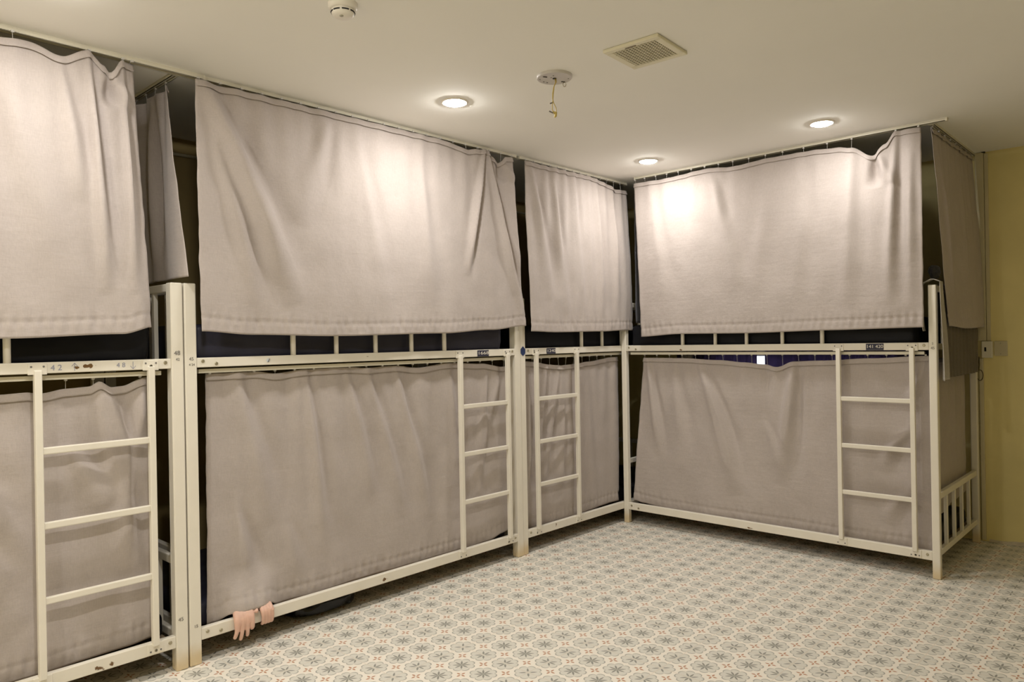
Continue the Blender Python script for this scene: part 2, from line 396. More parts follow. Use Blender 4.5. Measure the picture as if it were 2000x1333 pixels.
# labels, marks and stickers on the frames
def plate(rail, x0, x1, s, z=1.2745):
    y = .003
    p = bx('number_plate', (x0, x1, y-.0025, y+.0005, z-.0185, z+.0185), M['navy'], rail, .001)
    t = text('lettering', s, .026, M['white'], None, ((x0+x1)/2, y-.0028, z+.001))
    t.data.transform(Matrix.Translation(((x0+x1)/2, 0, 0)) @ Matrix.Diagonal(((x1-x0)*.9/max(.01, t.dimensions.x), 1, 1, 1)) @ Matrix.Translation((-(x0+x1)/2, 0, 0)))
    return p, t
def attach(o, parent): o.parent = parent
for bed, x0, x1, s in ((bedB, -1.478-yB, -1.385-yB, '1668'), (bedC, -.845-yC, -.755-yC, '1240'), (bedD, 1.693+.006, 1.788+.006, '141 420')):
    p, t = plate(bed, x0, x1, s); p['label'] = 'dark number plate with white digits'; t.parent = p
def pen(bed, s, size, x, z, m='ink', y=.0):
    text('handwriting', s, size, M[m], bed, (x, y-.0006, z))
pen(bedA, '4 2', .030, -3.665+5.28, 1.274, 'ink', .003); pen(bedA, '4 8', .026, -3.44+5.28, 1.276, 'ink', .003)
bm = bmesh.new()   # pen-drawn arrows beside the numbers
for x, s in ((1.676, 1), (1.885, -1)):
    tube(bm, [(x, .0022, 1.275-.014*s), (x, .0022, 1.275+.015*s)], .0009, 6)
    for d in (-1, 1): tube(bm, [(x+d*.010, .0022, 1.275+.003*s), (x, .0022, 1.275+.015*s)], .0009, 6)
obj('arrow_mark', bm, M['ink'], bedA)
pen(bedA, '48', .026, LB-.027, 1.318, 'inkb'); pen(bedA, '42', .016, LB-.025, 1.292, 'inkb')
pen(bedB, '45', .020, .026, 1.292, 'inkb'); pen(bedB, '4 24', .014, .027, 1.268, 'inkb')
pen(bedA, '45', .022, LB-.03, .212, 'inkb'); pen(bedA, '48', .026, LB-.125, .118, 'inkb', .003)
pen(bedB, '15', .018, .026, .165, 'inkb')
pen(bedD, '45', .020, 2.044, 1.265, 'inkb'); pen(bedD, '2', .016, 2.044, 1.29, 'inkb')
bm = bmesh.new()   # blue badge on the corner bed's first post
xs = [(.005, .005), (.025, .022), (.045, .005), (.045, -.022), (.025, -.038), (.005, -.022)]
f = [bm.verts.new((x, -.003, 1.287+z)) for x, z in xs]; f2 = [bm.verts.new((x, .0005, 1.287+z)) for x, z in xs]
bm.faces.new(f); bm.faces.new(f2[::-1])
for i in range(6): bm.faces.new((f[i], f[(i+1) % 6], f2[(i+1) % 6], f2[i]))
o = obj('badge', bm, mat('badge_blue', (.02,.04,.13), .4), bedC); o['label'] = 'dark blue six-sided badge'
bm = bmesh.new(); lathe(bm, [(0, -.001), (.009, -.001), (.009, .001)], (.377, .003, 1.276), 20, 'y')
o = obj('sticker', bm, mat('sticker_grey', (.62,.66,.68), .4), bedB); o['label'] = 'small round pale sticker'
bm = bmesh.new(); tube(bm, [(.376, .0015, 1.268), (.384, .0015, 1.283)], .0022, 6); obj('sticker_mark', bm, M['inkb'], o)

# ------------------------------------------------------------------ mattresses
def mattress(loc, rz, dims, m, label, seed):
    x0, x1, y0, y1, z0, z1 = dims
    bm = bmesh.new(); nx, ny, nz = 90, 26, 10; r = .035
    pts = {}
    def P(i, j, k):
        key = (i, j, k)
        if key in pts: return pts[key]
        x = x0+(x1-x0)*i/nx; y = y0+(y1-y0)*j/ny; z = z0+(z1-z0)*k/nz
        cx = min(max(x, x0+r), x1-r); cy = min(max(y, y0+r), y1-r); cz = min(max(z, z0+r), z1-r)
        d = Vector((x-cx, y-cy, z-cz))
        p = Vector((cx, cy, cz)) + (d.normalized()*r if d.length > 1e-6 else Vector())
        q = noise.noise((x*9+seed, y*9, z*16))*.005 + abs(noise.noise((x*5+z*9+seed, y*5+z*3, z*3+4)))*.008
        if d.length > 1e-6: p -= d.normalized()*q*(0 if k == 0 else 1)
        pts[key] = bm.verts.new(p); return pts[key]
    for k in (0, nz):
        for i in range(nx):
            for j in range(ny): bm.faces.new((P(i,j,k), P(i+1,j,k), P(i+1,j+1,k), P(i,j+1,k)))
    for j in (0, ny):
        for i in range(nx):
            for k in range(nz): bm.faces.new((P(i,j,k), P(i+1,j,k), P(i+1,j,k+1), P(i,j,k+1)))
    for i in (0, nx):
        for j in range(ny):
            for k in range(nz): bm.faces.new((P(i,j,k), P(i,j+1,k), P(i,j+1,k+1), P(i,j,k+1)))
    o = obj('mattress', bm, m, smooth=True); o.location = loc; o.rotation_euler = (0, 0, rz)
    tag(o, label, 'mattress', 'mattresses on the bunks'); return o
H2 = math.pi/2
for (loc, rz, L, nm, mt) in (((0, yB-.006-2.085, 0), H2, LB, 'bunk at the left edge', 'vinylb'), ((0, yB, 0), H2, LB, 'bunk second from left', 'vinyl'),
                         ((0, yC, 0), H2, LB, 'bunk in the corner', 'vinylb'), ((-.018, 0, 0), 0, 2.076, 'bunk against the back wall', 'vinylb')):
    tone = 'navy vinyl' if mt == 'vinyl' else 'black'
    # the corner bunk's foot end runs behind the other bed
    mattress(loc, rz, (.065 if 'second' not in nm else .06, L-.11, .045, .93, 1.276, 1.445), M[mt], f'{tone} mattress on the upper level of the {nm}', len(nm))
    mattress(loc, rz, (.06, L-.06, .085, .93, .119, .235), M[mt], f'{tone} mattress on the lower level of the {nm}', len(nm)+3)

# ------------------------------------------------------------------ curtains
def curtain(name, label, group, loc, rz, xt, xb, ztop, zbot, ytop=0., ybot=0., folds=(), amp=.008, pleat=.006, freq=9., seed=0,
            hooks=None, trackz=None, m='cloth', hem=True, step=.009, curl=(0, 0), tape=True, fine=1., ymax=None, ymin=None, wave=None, gather=.006, bulge=()):
    """xt/xb: (left, right) x at top and bottom; ztop/zbot: tables x -> z; folds: (xa, za, xb, zb, width, amp) ridges"""
    root = empty(name, loc, rz); tag(root, label, 'curtain', group)
    W = max(xt[1]-xt[0], xb[1]-xb[0]); Hh = max(z for _, z in ztop)-min(z for _, z in zbot)
    nx = max(8, int(W/step)); nz = max(8, int(Hh/step))
    def depth(x, z, zt, zb, t, s):
        y = ytop+(ybot-ytop)*t**.8
        k1 = noise.noise((x*1.3+seed*7.1, z*.6, seed)); k2 = noise.noise((x*3.2+seed*3.3+z*.8, z*1.0, seed+5))
        y += 1.5*amp*(1.2*k1+.9*k2)*min(1, .25+t*2.2)
        ph = x*freq*2*math.pi + 2.5*noise.noise((x*2+seed, z*.4, 3))
        env = (.45+.55*noise.noise((x*1.1+seed*2, 8, 1)))
        y += 1.7*pleat*env*math.sin(ph)*(1-.60*sm(t*1.3))
        y += .0045*noise.noise((x*9+seed, z*.8, 12))
        y += gather*math.sin(2*math.pi*x/.104+1.6*noise.noise((x*3, seed, 21)))*(.5+noise.noise((x*2.1, seed, 22)))*math.exp(-t*Hh/.30) 
        y += fine*.0016*noise.noise((x*14+seed, z*9, 2)) + fine*.0028*noise.noise((x*6+z*4+seed, z*5-x*2, 6))
        if wave: y += wave*math.sin(x*23+2*math.sin(x*7+seed))*sm(t*2)
        for (xa, za, xc, zc, wd, am) in folds:
            dx, dz = xc-xa, zc-za; q = max(0, min(1, ((x-xa)*dx+(z-za)*dz)/(dx*dx+dz*dz)))
            # bend the crease a little
            px = xa+dx*q + .04*math.sin(q*math.pi)*(1 if dx*dz < 0 else -1)*abs(dx)/max(.05, abs(dz)); pz = za+dz*q
            dd = (x-px)*(abs(dz)/math.hypot(dx, dz)) + 0*(z-pz)
            if abs(z-pz) > .03: fade = math.exp(-((z-pz)/.06)**2)
            else: fade = 1
            wq = wd*(.45+.75*q); am *= 2.05
            e_ = dd/wq
            y -= am*fade*math.exp(-e_*e_)*(math.sin(math.pi*min(1, q*.92+.08))**.95) - .55*am*fade*math.exp(-((e_-1.9)**2))*(math.sin(math.pi*min(1, q*.92+.08))**.95)
        if hem:
            hz = z-zb
            if hz < .11:
                pk = .0030*math.sin(x*150+3*noise.noise((x*8, seed, 0)))+.0052*noise.noise((x*26+z*6, seed, 4))
                y += pk*sm(hz/.03)*math.exp(-((hz-.05)/.035)**2)
                y += .0035*math.exp(-((hz-.058)/.006)**2)
                y += .004*math.sin(x*31+seed)*noise.noise((x*4, seed, 9))*(1-hz/.11)
        # edges roll
        for e0, dirn, cw in ((s*W, 1, curl[0]), ((1-s)*W, 1, curl[1])):
            if cw: y += cw*math.exp(-(e0/.03)**2)
        if ymax is not None: y = min(y, ymax + .03*sm((z-1.62)/.12))
        if ymin is not None and z > 0: y = max(y, ymin)
        for xc, hw_, zt_, am_ in bulge: y -= am_*math.exp(-((x-xc)/hw_)**4)*sm((zt_-z)/(zt_-.165))
        return y
    def pos(s, t, off=0):
        xt_ = xt[0]+(xt[1]-xt[0])*s; xb_ = xb[0]+(xb[1]-xb[0])*s
        zt = interp(ztop, xt_); zb = interp(zbot, xb_)
        x = xt_+(xb_-xt_)*t; z = zt+(zb-zt)*t
        if s in (0, 1): x += .004*noise.noise((z*12, seed, s))
        return Vector((x, depth(x, z, zt, zb, t, s)+off, z))
    bm = bmesh.new()
    g = [[bm.verts.new(pos(i/nx, j/nz)) for j in range(nz+1)] for i in range(nx+1)]
    for i in range(nx):
        for j in range(nz): bm.faces.new((g[i][j], g[i+1][j], g[i+1][j+1], g[i][j+1]))
    obj('fabric', bm, M[m], root, smooth=True, solid=.0016)
    if tape:
        bm = bmesh.new(); rows = 4; hgt = .030/Hh
        g = [[bm.verts.new(pos(i/nx, j/rows*hgt) + Vector((0, -.0026-.0065*(j/rows)**1.5, 0))) for j in range(rows+1)] for i in range(nx+1)]
        for i in range(nx):
            for j in range(rows): bm.faces.new((g[i][j], g[i+1][j], g[i+1][j+1], g[i][j+1]))
        obj('heading_tape', bm, M[m], root, smooth=True, solid=.0012)
    if hooks and trackz:
        for x in hooks:
            s = (x-xt[0])/(xt[1]-xt[0]); p = pos(min(1, max(0, s)), 0)
            bm = bmesh.new()
            box(bm, x-.005, x+.005, ytop-.004, ytop+.004, trackz-.007, trackz+.001)
            tube(bm, [(x, ytop, trackz-.006), (x, (ytop+p.y)/2, (trackz+p.z)/2), (p.x, p.y, min(p.z+.002, trackz-.008)), (p.x+.002, p.y-.001, p.z-.008)], .0009, 6)
            obj('curtain_hook', bm, M['hook'], root)
    return root
TZ = 2.488
def hk(a, b_, n): return [a+(b_-a)*i/(n-1) for i in range(n)]
GU, GL = 'taupe curtains hung from the ceiling tracks', 'taupe curtains around the lower bunks'
ZF = [(0, 1)]
# upper curtains, left row: local x = world y, local y = -world x (negative is towards the room)
curtain('curtain', 'upper taupe curtain at the far left, sagging between its last hooks', GU, (0,0,0), H2, (-5.2, -3.372), (-5.2, -3.33),
    [(-5.2, 2.46), (-3.95, 2.47), (-3.83, 2.455), (-3.74, 2.464), (-3.64, 2.437), (-3.54, 2.483), (-3.49, 2.440), (-3.465, 2.420), (-3.42, 2.480), (-3.372, 2.480)],
    [(-5.2, 1.385), (-3.83, 1.384), (-3.45, 1.398), (-3.33, 1.425)], -.014, -.042,
    folds=[(-3.545, 2.45, -3.50, 1.55, .022, .022), (-3.42, 2.46, -3.40, 1.55, .016, .016), (-3.64, 2.40, -3.58, 1.9, .03, .010), (-3.47, 2.40, -3.465, 2.28, .028, -.022), (-3.9, 2.4, -3.75, 1.5, .06, -.008), (-4.3, 2.4, -4.2, 1.5, .05, -.010)],
    seed=1, pleat=.003, curl=(0, .03), hooks=[-4.9, -4.6, -4.3, -4.0, -3.79, -3.54, -3.42, -3.385], trackz=TZ, ymax=-.004)
curtain('curtain', 'wide upper taupe curtain, second from left, with a long diagonal fold at its left', GU, (0,0,0), H2, (-3.135, -1.162), (-3.135, -1.098),
    [(-3.135, 2.475), (-1.75, 2.480), (-1.66, 2.473), (-1.56, 2.457), (-1.47, 2.474), (-1.405, 2.483), (-1.335, 2.452), (-1.285, 2.425), (-1.225, 2.470), (-1.162, 2.478)],
    [(-3.135, 1.408), (-2.9, 1.392), (-2.5, 1.383), (-1.8, 1.393), (-1.4, 1.412), (-1.098, 1.437)], -.014, -.042,
    folds=[(-3.10, 2.47, -2.70, 1.52, .060, .030), (-3.05, 2.2, -2.86, 1.45, .04, .012), (-1.405, 2.50, -1.58, 1.72, .020, .022), (-1.39, 2.49, -1.19, 1.62, .022, .018),
           (-2.48, 2.44, -2.66, 1.9, .05, .012), (-1.285, 2.42, -1.26, 2.30, .04, -.020), (-2.3, 2.3, -2.18, 1.45, .05, .006), (-1.9, 2.3, -1.85, 1.45, .05, .006), (-1.25, 2.0, -1.13, 1.45, .03, .012)],
    seed=2, pleat=.0035, freq=6.5, hooks=hk(-3.12, -1.17, 21), trackz=TZ, ymax=-.004)
curtain('curtain', 'narrow upper taupe curtain in the corner, third from left', GU, (0,0,0), H2, (-1.048, .075), (-1.055, .10),
    [(-1.048, 2.478), (-.40, 2.480), (-.30, 2.474), (-.185, 2.457), (-.06, 2.432), (.075, 2.440)],
    [(-1.055, 1.402), (-.8, 1.396), (-.3, 1.400), (.0, 1.408), (.10, 1.405)], -.014, -.044,
    folds=[(-1.0, 2.46, -.86, 1.6, .05, .016), (-.78, 2.4, -.70, 1.5, .04, .010), (-.55, 2.4, -.52, 1.5, .035, .008), (-.30, 2.35, -.28, 1.5, .035, .009), (-.12, 2.35, -.10, 1.5, .035, .010)],
    seed=3, pleat=.005, freq=11, curl=(0, .012), hooks=hk(-1.04, -.01, 14), trackz=TZ, ymax=-.022)
# upper curtain on the back row
curtain('curtain', 'upper taupe curtain on the back row, brightest at its top left', GU, (0,0,0), 0, (.137, 2.003), (.193, 2.006),
    [(.137, 2.462), (.39, 2.456), (.705, 2.470), (.92, 2.452), (1.13, 2.464), (1.39, 2.462), (1.56, 2.450), (1.64, 2.432), (1.75, 2.368), (1.82, 2.42), (1.873, 2.483), (2.003, 2.478)],
    [(.193, 1.358), (.5, 1.372), (1.0, 1.368), (1.5, 1.375), (2.006, 1.380)], -.014, -.042,
    folds=[(.735, 2.45, .93, 1.65, .045, .009), (.30, 2.3, .38, 1.5, .05, .006), (1.12, 2.2, 1.02, 1.5, .06, .005), (1.64, 2.42, 1.60, 1.5, .045, .009), (1.76, 2.36, 1.765, 2.18, .035, -.026), (1.875, 2.46, 1.83, 1.5, .03, .014), (1.95, 2.3, 1.93, 1.45, .03, .006), (1.38, 2.2, 1.30, 1.6, .05, .005)],
    seed=4, pleat=.0035, freq=6, hooks=[.15, .23, .32, .41, .50, .60, .70, .80, .90, 1.01, 1.12, 1.23, 1.36, 1.50, 1.64, 1.875, 1.99], trackz=TZ, ymax=-.004)
# upper side curtain at the right end of the back-row bed (local x = world y)
curtain('curtain', 'upper side curtain in shadow at the right end of the back row', GU, (2.055,0,0), H2, (.0, .985), (.13, 1.02),
    [(.012, 2.472), (.7, 2.476), (1.0, 2.478)], [(.13, 1.385), (.5, 1.372), (1.02, 1.380)], .010, -.040,
    folds=[(.12, 2.3, .26, 1.5, .03, .008)], seed=5, pleat=.003, freq=5, hooks=hk(.05, .97, 8), trackz=TZ, ymin=-.06, ymax=.020)
# side curtain between the first two beds
curtain('curtain', 'side curtain between the two left beds, flaring out over the post top', GU, (0, -3.192, 0), math.pi, (.125, .93), (-.050, .93),
    [(.125, 2.470), (.3, 2.455), (.93, 2.468)], [(-.05, 1.635), (.35, 1.632), (.93, 1.64)], 0, 0,
    folds=[(.26, 2.4, .22, 1.7, .03, .018)], seed=6, pleat=.010, freq=5, hooks=hk(.14, .9, 8), trackz=TZ, hem=False)
# dividing sheet between the corner bed and the back-row bed
curtain('curtain', 'dark slate curtain hanging in the corner gap between the two rows', GU, (.105, 0, 0), -H2, (-.93, -.045), (-.93, -.04),
    [(-.93, 2.47), (-.04, 2.47)], [(-.93, 1.46), (-.04, 1.46)], 0, 0, seed=7, pleat=.006, freq=6, m='sheet', hem=False, step=.02, hooks=None, tape=False)
# lower curtains, left row (hang inside the rail)
LT = 1.229
curtain('curtain', 'lower taupe curtain behind the ladder at the far left', GL, (0,0,0), H2, (-5.2, -3.31), (-5.2, -3.29),
    [(-5.2, 1.19), (-3.83, 1.183), (-3.75, 1.186), (-3.71, 1.179), (-3.62, 1.192), (-3.54, 1.196), (-3.505, 1.214), (-3.46, 1.189), (-3.42, 1.191), (-3.33, 1.222), (-3.31, 1.223)],
    [(-5.2, .135), (-3.7, .135), (-3.40, .142), (-3.29, .150)], .056, .062,
    folds=[(-3.505, 1.2, -3.40, .75, .05, .016), (-3.62, .95, -3.50, .7, .05, .012), (-3.42, .9, -3.40, .4, .04, .012), (-3.34, 1.2, -3.36, .9, .03, .014), (-4.0, 1.0, -3.75, .5, .05, .010), (-3.95, .7, -3.8, .3, .06, .008)],
    seed=11, pleat=.004, freq=5, hooks=[-4.8, -4.4, -4.1, -3.85, -3.62, -3.525, -3.35], trackz=LT, ymin=.036, amp=.010, fine=1.6)
curtain('curtain', 'wide lower taupe curtain above the hands on the rail', GL, (0,0,0), H2, (-3.075, -1.165), (-3.09, -1.17),
    [(-3.075, 1.226), (-2.85, 1.226), (-2.75, 1.212), (-2.59, 1.226), (-2.35, 1.228), (-2.23, 1.218), (-2.05, 1.223), (-1.89, 1.206), (-1.66, 1.225), (-1.41, 1.212), (-1.21, 1.186), (-1.165, 1.19)],
    [(-3.09, .136), (-3.05, .138), (-3.00, .166), (-2.81, .166), (-2.76, .138), (-2.5, .134), (-1.5, .134), (-1.36, .140), (-1.25, .165), (-1.17, .172)], .056, .060,
    folds=[(-2.93, 1.18, -2.80, .5, .05, .012), (-2.59, 1.22, -2.50, .3, .035, .014), (-2.36, 1.22, -2.2, .5, .035, .010), (-2.23, 1.2, -2.0, .4, .035, .010), (-2.05, 1.2, -1.82, .35, .035, .012), (-1.66, 1.22, -1.60, .5, .04, .010),
           (-1.36, 1.1, -1.46, .35, .035, .012), (-2.95, .6, -2.90, .25, .04, .012), (-1.25, 1.1, -1.40, .7, .035, .010), (-2.7, .5, -2.66, .2, .04, .006)],
    seed=12, pleat=.006, freq=5.5, bulge=[(-2.905, .115, .36, .064)], hooks=hk(-3.06, -1.2, 19), trackz=LT, ymin=.036)
curtain('curtain', 'lower taupe curtain behind the ladder in the corner', GL, (0,0,0), H2, (-1.03, .03), (-1.045, .01),
    [(-1.03, 1.215), (-.92, 1.206), (-.77, 1.184), (-.70, 1.178), (-.64, 1.173), (-.5, 1.178), (-.35, 1.189), (-.045, 1.212)],
    [(-1.045, .136), (-.5, .135), (-.10, .150)], .056, .062,
    folds=[(-.80, 1.18, -.93, .5, .035, .018), (-.68, 1.1, -.86, .35, .03, .014), (-.62, .9, -.68, .3, .03, .010), (-.35, 1.1, -.33, .3, .05, .008), (-.98, 1.1, -.99, .3, .03, .014)],
    seed=13, pleat=.004, freq=8, hooks=hk(-1.02, -.06, 12), trackz=LT, ymin=.038)
# lower curtain, back row
curtain('curtain', 'lower taupe curtain on the back row with a sagging top band', GL, (0,0,0), 0, (.150, 2.010), (.040, 2.012),
    [(.15, 1.206), (.46, 1.204), (.735, 1.192), (.92, 1.178), (1.055, 1.166), (1.139, 1.150), (1.255, 1.186), (1.41, 1.192), (1.70, 1.207), (2.01, 1.222)],
    [(.04, .160), (.12, .148), (.32, .132), (2.012, .130)], .056, .060,
    folds=[(.19, 1.18, .26, .5, .03, .012), (.60, 1.15, .86, .3, .045, .016), (1.255, 1.17, 1.14, .4, .045, .016), (1.05, .8, 1.12, .5, .03, .006), (1.9, .8, 1.75, .55, .03, .010), (1.98, 1.15, 1.9, .9, .03, .008), (.4, 1.1, .45, .4, .05, .007), (1.9, .45, 1.78, .25, .03, .008)],
    seed=14, pleat=.004, freq=4, hooks=hk(.16, 1.99, 19), trackz=LT, ymin=.036, amp=.010)
curtain('curtain', 'lower side curtain in shadow behind the end panel at the right', GL, (1.998,0,0), H2, (.10, .90), (.10, .90),
    [(.06, 1.205), (.5, 1.20), (.90, 1.205)], [(.06, .30), (.90, .34)], 0, 0, seed=15, pleat=.007, freq=6, amp=.010, ymax=.012, ymin=-.02, hem=False)

# purple curtains over the window
def pleated(name, label, x0, x1, seed):
    bm = bmesh.new(); nx = int((x1-x0)/.006); z0, z1 = .36, 1.236; g = []
    for i in range(nx+1):
        x = x0+(x1-x0)*i/nx
        col = []
        for j in range(13):
            z = z1+(z0-z1)*j/12
            y = WY-.022 + .014*math.sin(x*62+2*math.sin(x*9+seed)) + .004*noise.noise((x*9, z*3, seed))
            col.append(bm.verts.new((x, y, z)))
        g.append(col)
    for i in range(nx):
        for j in range(12): bm.faces.new((g[i][j], g[i+1][j], g[i+1][j+1], g[i][j+1]))
    o = obj('window_curtain', bm, M['purple'], None, smooth=True, solid=.0014)
    tag(o, label, 'curtain', 'purple window curtains')
pleated('window_curtain', 'purple pleated curtain at the window, left of the bright daylight slit', -.14, .566, 1)
pleated('window_curtain', 'purple pleated curtain at the window, right of the bright daylight slit', .632, 1.78, 2)
bm = bmesh.new(); tube(bm, [(-.16, WY-.022, 1.243), (1.80, WY-.022, 1.243)], .005, 10)
for x in (-.1, .8, 1.74): box(bm, x-.006, x+.006, WY-.024, WY+.001, 1.238, 1.250)
tag(obj('curtain_rod', bm, M['track'], smooth=True), 'thin rod holding the purple curtains on the back wall', 'rod')

# ------------------------------------------------------------------ ceiling tracks
def ctrack(label, loc, rz, x0, x1, w=.026, h=.017, lip=True, endcap=True):
    root = empty('curtain_track', loc, rz); tag(root, label, 'curtain track', 'curtain tracks on the ceiling')
    z1 = CEIL
    bm = bmesh.new(); box(bm, x0, x1, -w/2, w/2, z1-.004, z1); box(bm, x0, x1, -w/2, -w/2+.003, z1-h, z1-.003); box(bm, x0, x1, w/2-.003, w/2, z1-h, z1-.003)
    box(bm, x0, x1, -w/2, -w/2+.008, z1-h, z1-h+.0025); box(bm, x0, x1, w/2-.008, w/2, z1-h, z1-h+.0025)
    obj('channel', bm, M['track'], root)
    if endcap:
        for x in (x0, x1):
            bm = bmesh.new(); box(bm, x-.005, x+.005, -w/2-.001, w/2+.001, z1-h-.001, z1); obj('end_cap', bm, M['track'], root, .001)
    return root
ctrack('cream ceiling track over the far left bed, overlapping the next one', (-.010,0,0), H2, -5.28, -3.09, .034, .019)
ctrack('long cream ceiling track over the second bed from left', (-.014,0,0), H2, -3.08, -1.115)
ctrack('cream ceiling track running into the corner of the left row', (-.014,0,0), H2, -1.075, .10)
ctrack('cream ceiling track over the back row, overshooting at its right end', (0,-.002,0), 0, .145, 2.125)
ctrack('short ceiling track over the right end of the back row', (2.045,0,0), H2, .018, 1.02)
ctrack('short ceiling track running to the wall between the two left beds', (0,-3.192,0), 0, -.97, -.035)
ctrack('ceiling track over the dividing curtain in the corner', (.105,0,0), H2, .20, .95)

# ------------------------------------------------------------------ recessed lamps
for i, (x, y, out) in enumerate(LAMPS):
    names = ['round ceiling downlight deepest in the corner of the two bed rows', 'round ceiling downlight above the second bed from left', 'round ceiling downlight just above the left edge of the photo',
             'round ceiling downlight in front of the back row, near its right end', 'round ceiling downlight behind the photo, right column', 'round ceiling downlight behind the camera, left column', 'round ceiling downlight behind the camera, right column']
    root = empty('ceiling_downlight', (x, y, CEIL)); tag(root, names[i], 'ceiling light', 'round ceiling downlights')
    bm = bmesh.new(); lathe(bm, [(.054, .001), (.0545, -.006), (.060, -.008), (.066, -.003), (.067, .001)], n=40); obj('trim_ring', bm, M['white'], root, smooth=True)
    bm = bmesh.new(); lathe(bm, [(.0535, -.002), (.051, -.008), (.043, -.0125), (.030, -.015), (.015, -.016), (0, -.0165)], n=40); lm = M['lamp'].copy(); lm.node_tree.nodes['Principled BSDF'].inputs['Emission Strength'].default_value = LAMP_STRENGTH*out
    obj('diffuser', bm, lm, root, smooth=True)

# ------------------------------------------------------------------ things on the ceiling
sd = empty('smoke_detector', (.985, -3.055, CEIL)); tag(sd, 'round white smoke detector on the ceiling at the top edge', 'smoke detector')
bm = bmesh.new(); lathe(bm, [(.050, 0), (.050, -.012), (.046, -.018), (.0425, -.022), (0, -.022)]); obj('base', bm, M['white'], sd, smooth=True)
bm = bmesh.new(); lathe(bm, [(.0385, -.021), (.0385, -.034), (.036, -.040), (.028, -.045), (0, -.047)]); h_ = obj('sensor_head', bm, M['white'], sd, smooth=True)
for k in range(8):
    a0 = k*math.pi/4+.09; bm = bmesh.new(); q = []
    for j in range(7):
        a = a0+(math.pi/4-.18)*j/6; q.append((.0392*math.cos(a), .0392*math.sin(a), -.031))
    tube(bm, q, .0024, 6); obj('vent_slot', bm, M['dark'], h_)
bm = bmesh.new(); lathe(bm, [(0, -.0485), (.006, -.0485), (.007, -.0455)], (.008, -.012, 0), 16); obj('indicator', bm, mat('lens_grey', (.35,.33,.25), .4), h_)

vf = empty('exhaust_fan_grille', (1.489, -1.962, CEIL), math.radians(3)); tag(vf, 'square cream exhaust fan grille set in the ceiling', 'exhaust fan')
S = .124; I = .094
bm = bmesh.new()
for (a, c, d, f_) in ((-S, S, -S, -I), (-S, S, I, S), (-S, -I, -I, I), (I, S, -I, I)): box(bm, a, c, d, f_, -.014, 0)
obj('frame', bm, M['vent'], vf, .004)
bm = bmesh.new(); nb = 13
for k in range(nb):
    c = -I+2*I*(k+.5)/nb
    box(bm, -I, I, c-.0016, c+.0016, -.0135, -.0110); box(bm, c-.0016, c+.0016, -I, I, -.0138, -.0113)
obj('grid', bm, M['vent'], vf)
bm = bmesh.new(); box(bm, -I, I, -I, I, -.003, -.0005); obj('backing', bm, mat('vent_inside', (.10,.065,.03), .8), vf)
bm = bmesh.new(); box(bm, -.030, .018, -I-.014, -I-.007, -.0148, -.0138); obj('name_strip', bm, mat('strip_brown', (.16,.12,.07), .5), vf)

bp_ = empty('lamp_base_plate', (1.050, -2.005, CEIL)); tag(bp_, 'round bare lamp mounting plate with loose yellow wires', 'lamp base')
bm = bmesh.new(); lathe(bm, [(.078, 0), (.078, -.010), (.075, -.013), (.071, -.011), (0, -.011)]); obj('plate', bm, M['plate'], bp_, smooth=True)
bm = bmesh.new(); lathe(bm, [(0, -.0125), (.0085, -.0125), (.009, -.010)], (.0, .0, 0), 20); obj('cable_hole', bm, M['dark'], bp_)
for (x, y, r) in ((-.004, -.018, .003), (-.060, -.002, .0035), (-.056, .017, .0035), (.042, .045, .003), (-.053, -.036, .003), (.018, -.030, .0025)):
    bm = bmesh.new(); lathe(bm, [(0, -.0122), (r, -.0122), (r, -.010)], (x, y, 0), 12); obj('screw_hole', bm, M['inkb'], bp_)
for (x, y, a) in ((-.015, -.046, 1.0), (.002, .058, 1.0)):
    bm = bmesh.new(); dx, dy = math.cos(a)*.009, math.sin(a)*.009; tube(bm, [(x-dx, y-dy, -.012), (x+dx, y+dy, -.012)], .0022, 8); obj('slot', bm, M['dark'], bp_)
bm = bmesh.new(); q = [(.004+.005*math.sin(k*math.pi/8), .064+.0045*math.sin(k*math.pi/8), -.023+.010*math.cos(k*math.pi/8)) for k in range(17)]
tube(bm, q, .0017, 8, cap=False); obj('hanging_ring', bm, M['bolt'], bp_)
R45 = Vector((math.cos(.75), math.sin(.75), 0))      # drawn in the vertical plane the wires sway in
def wp(u, z): return (R45.x*u, R45.y*u, z)
bm = bmesh.new(); tube(bm, [wp(.002, -.010), wp(.004, -.03), wp(-.004, -.05), wp(-.009, -.075), wp(-.010, -.10), wp(-.006, -.118), wp(.004, -.14), wp(.006, -.155), wp(.001, -.166)], .0021, 8); obj('wire', bm, M['wire'], bp_, smooth=True)
bm = bmesh.new(); tube(bm, [wp(.006, -.010), wp(.008, -.025), wp(-.002, -.045), wp(-.007, -.08), wp(-.009, -.11), wp(-.012, -.125), wp(-.012, -.145), wp(-.008, -.160), wp(-.002, -.168)], .0021, 8); obj('wire', bm, M['wire'], bp_, smooth=True)
bm = bmesh.new(); tube(bm, [wp(-.008, -.158), wp(.004, -.162), wp(.002, -.176), wp(-.003, -.182)], [.004, .006, .006, .003], 8); obj('wire_joint', bm, M['wire'], bp_, smooth=True)
for (u0, za, u1, zb) in ((-.010, -.117, -.022, -.121), (-.008, -.163, -.026, -.154)):
    bm = bmesh.new(); tube(bm, [wp(u0, za), wp(u1, zb)], .003, 8); obj('wire_end', bm, M['inkb'], bp_)

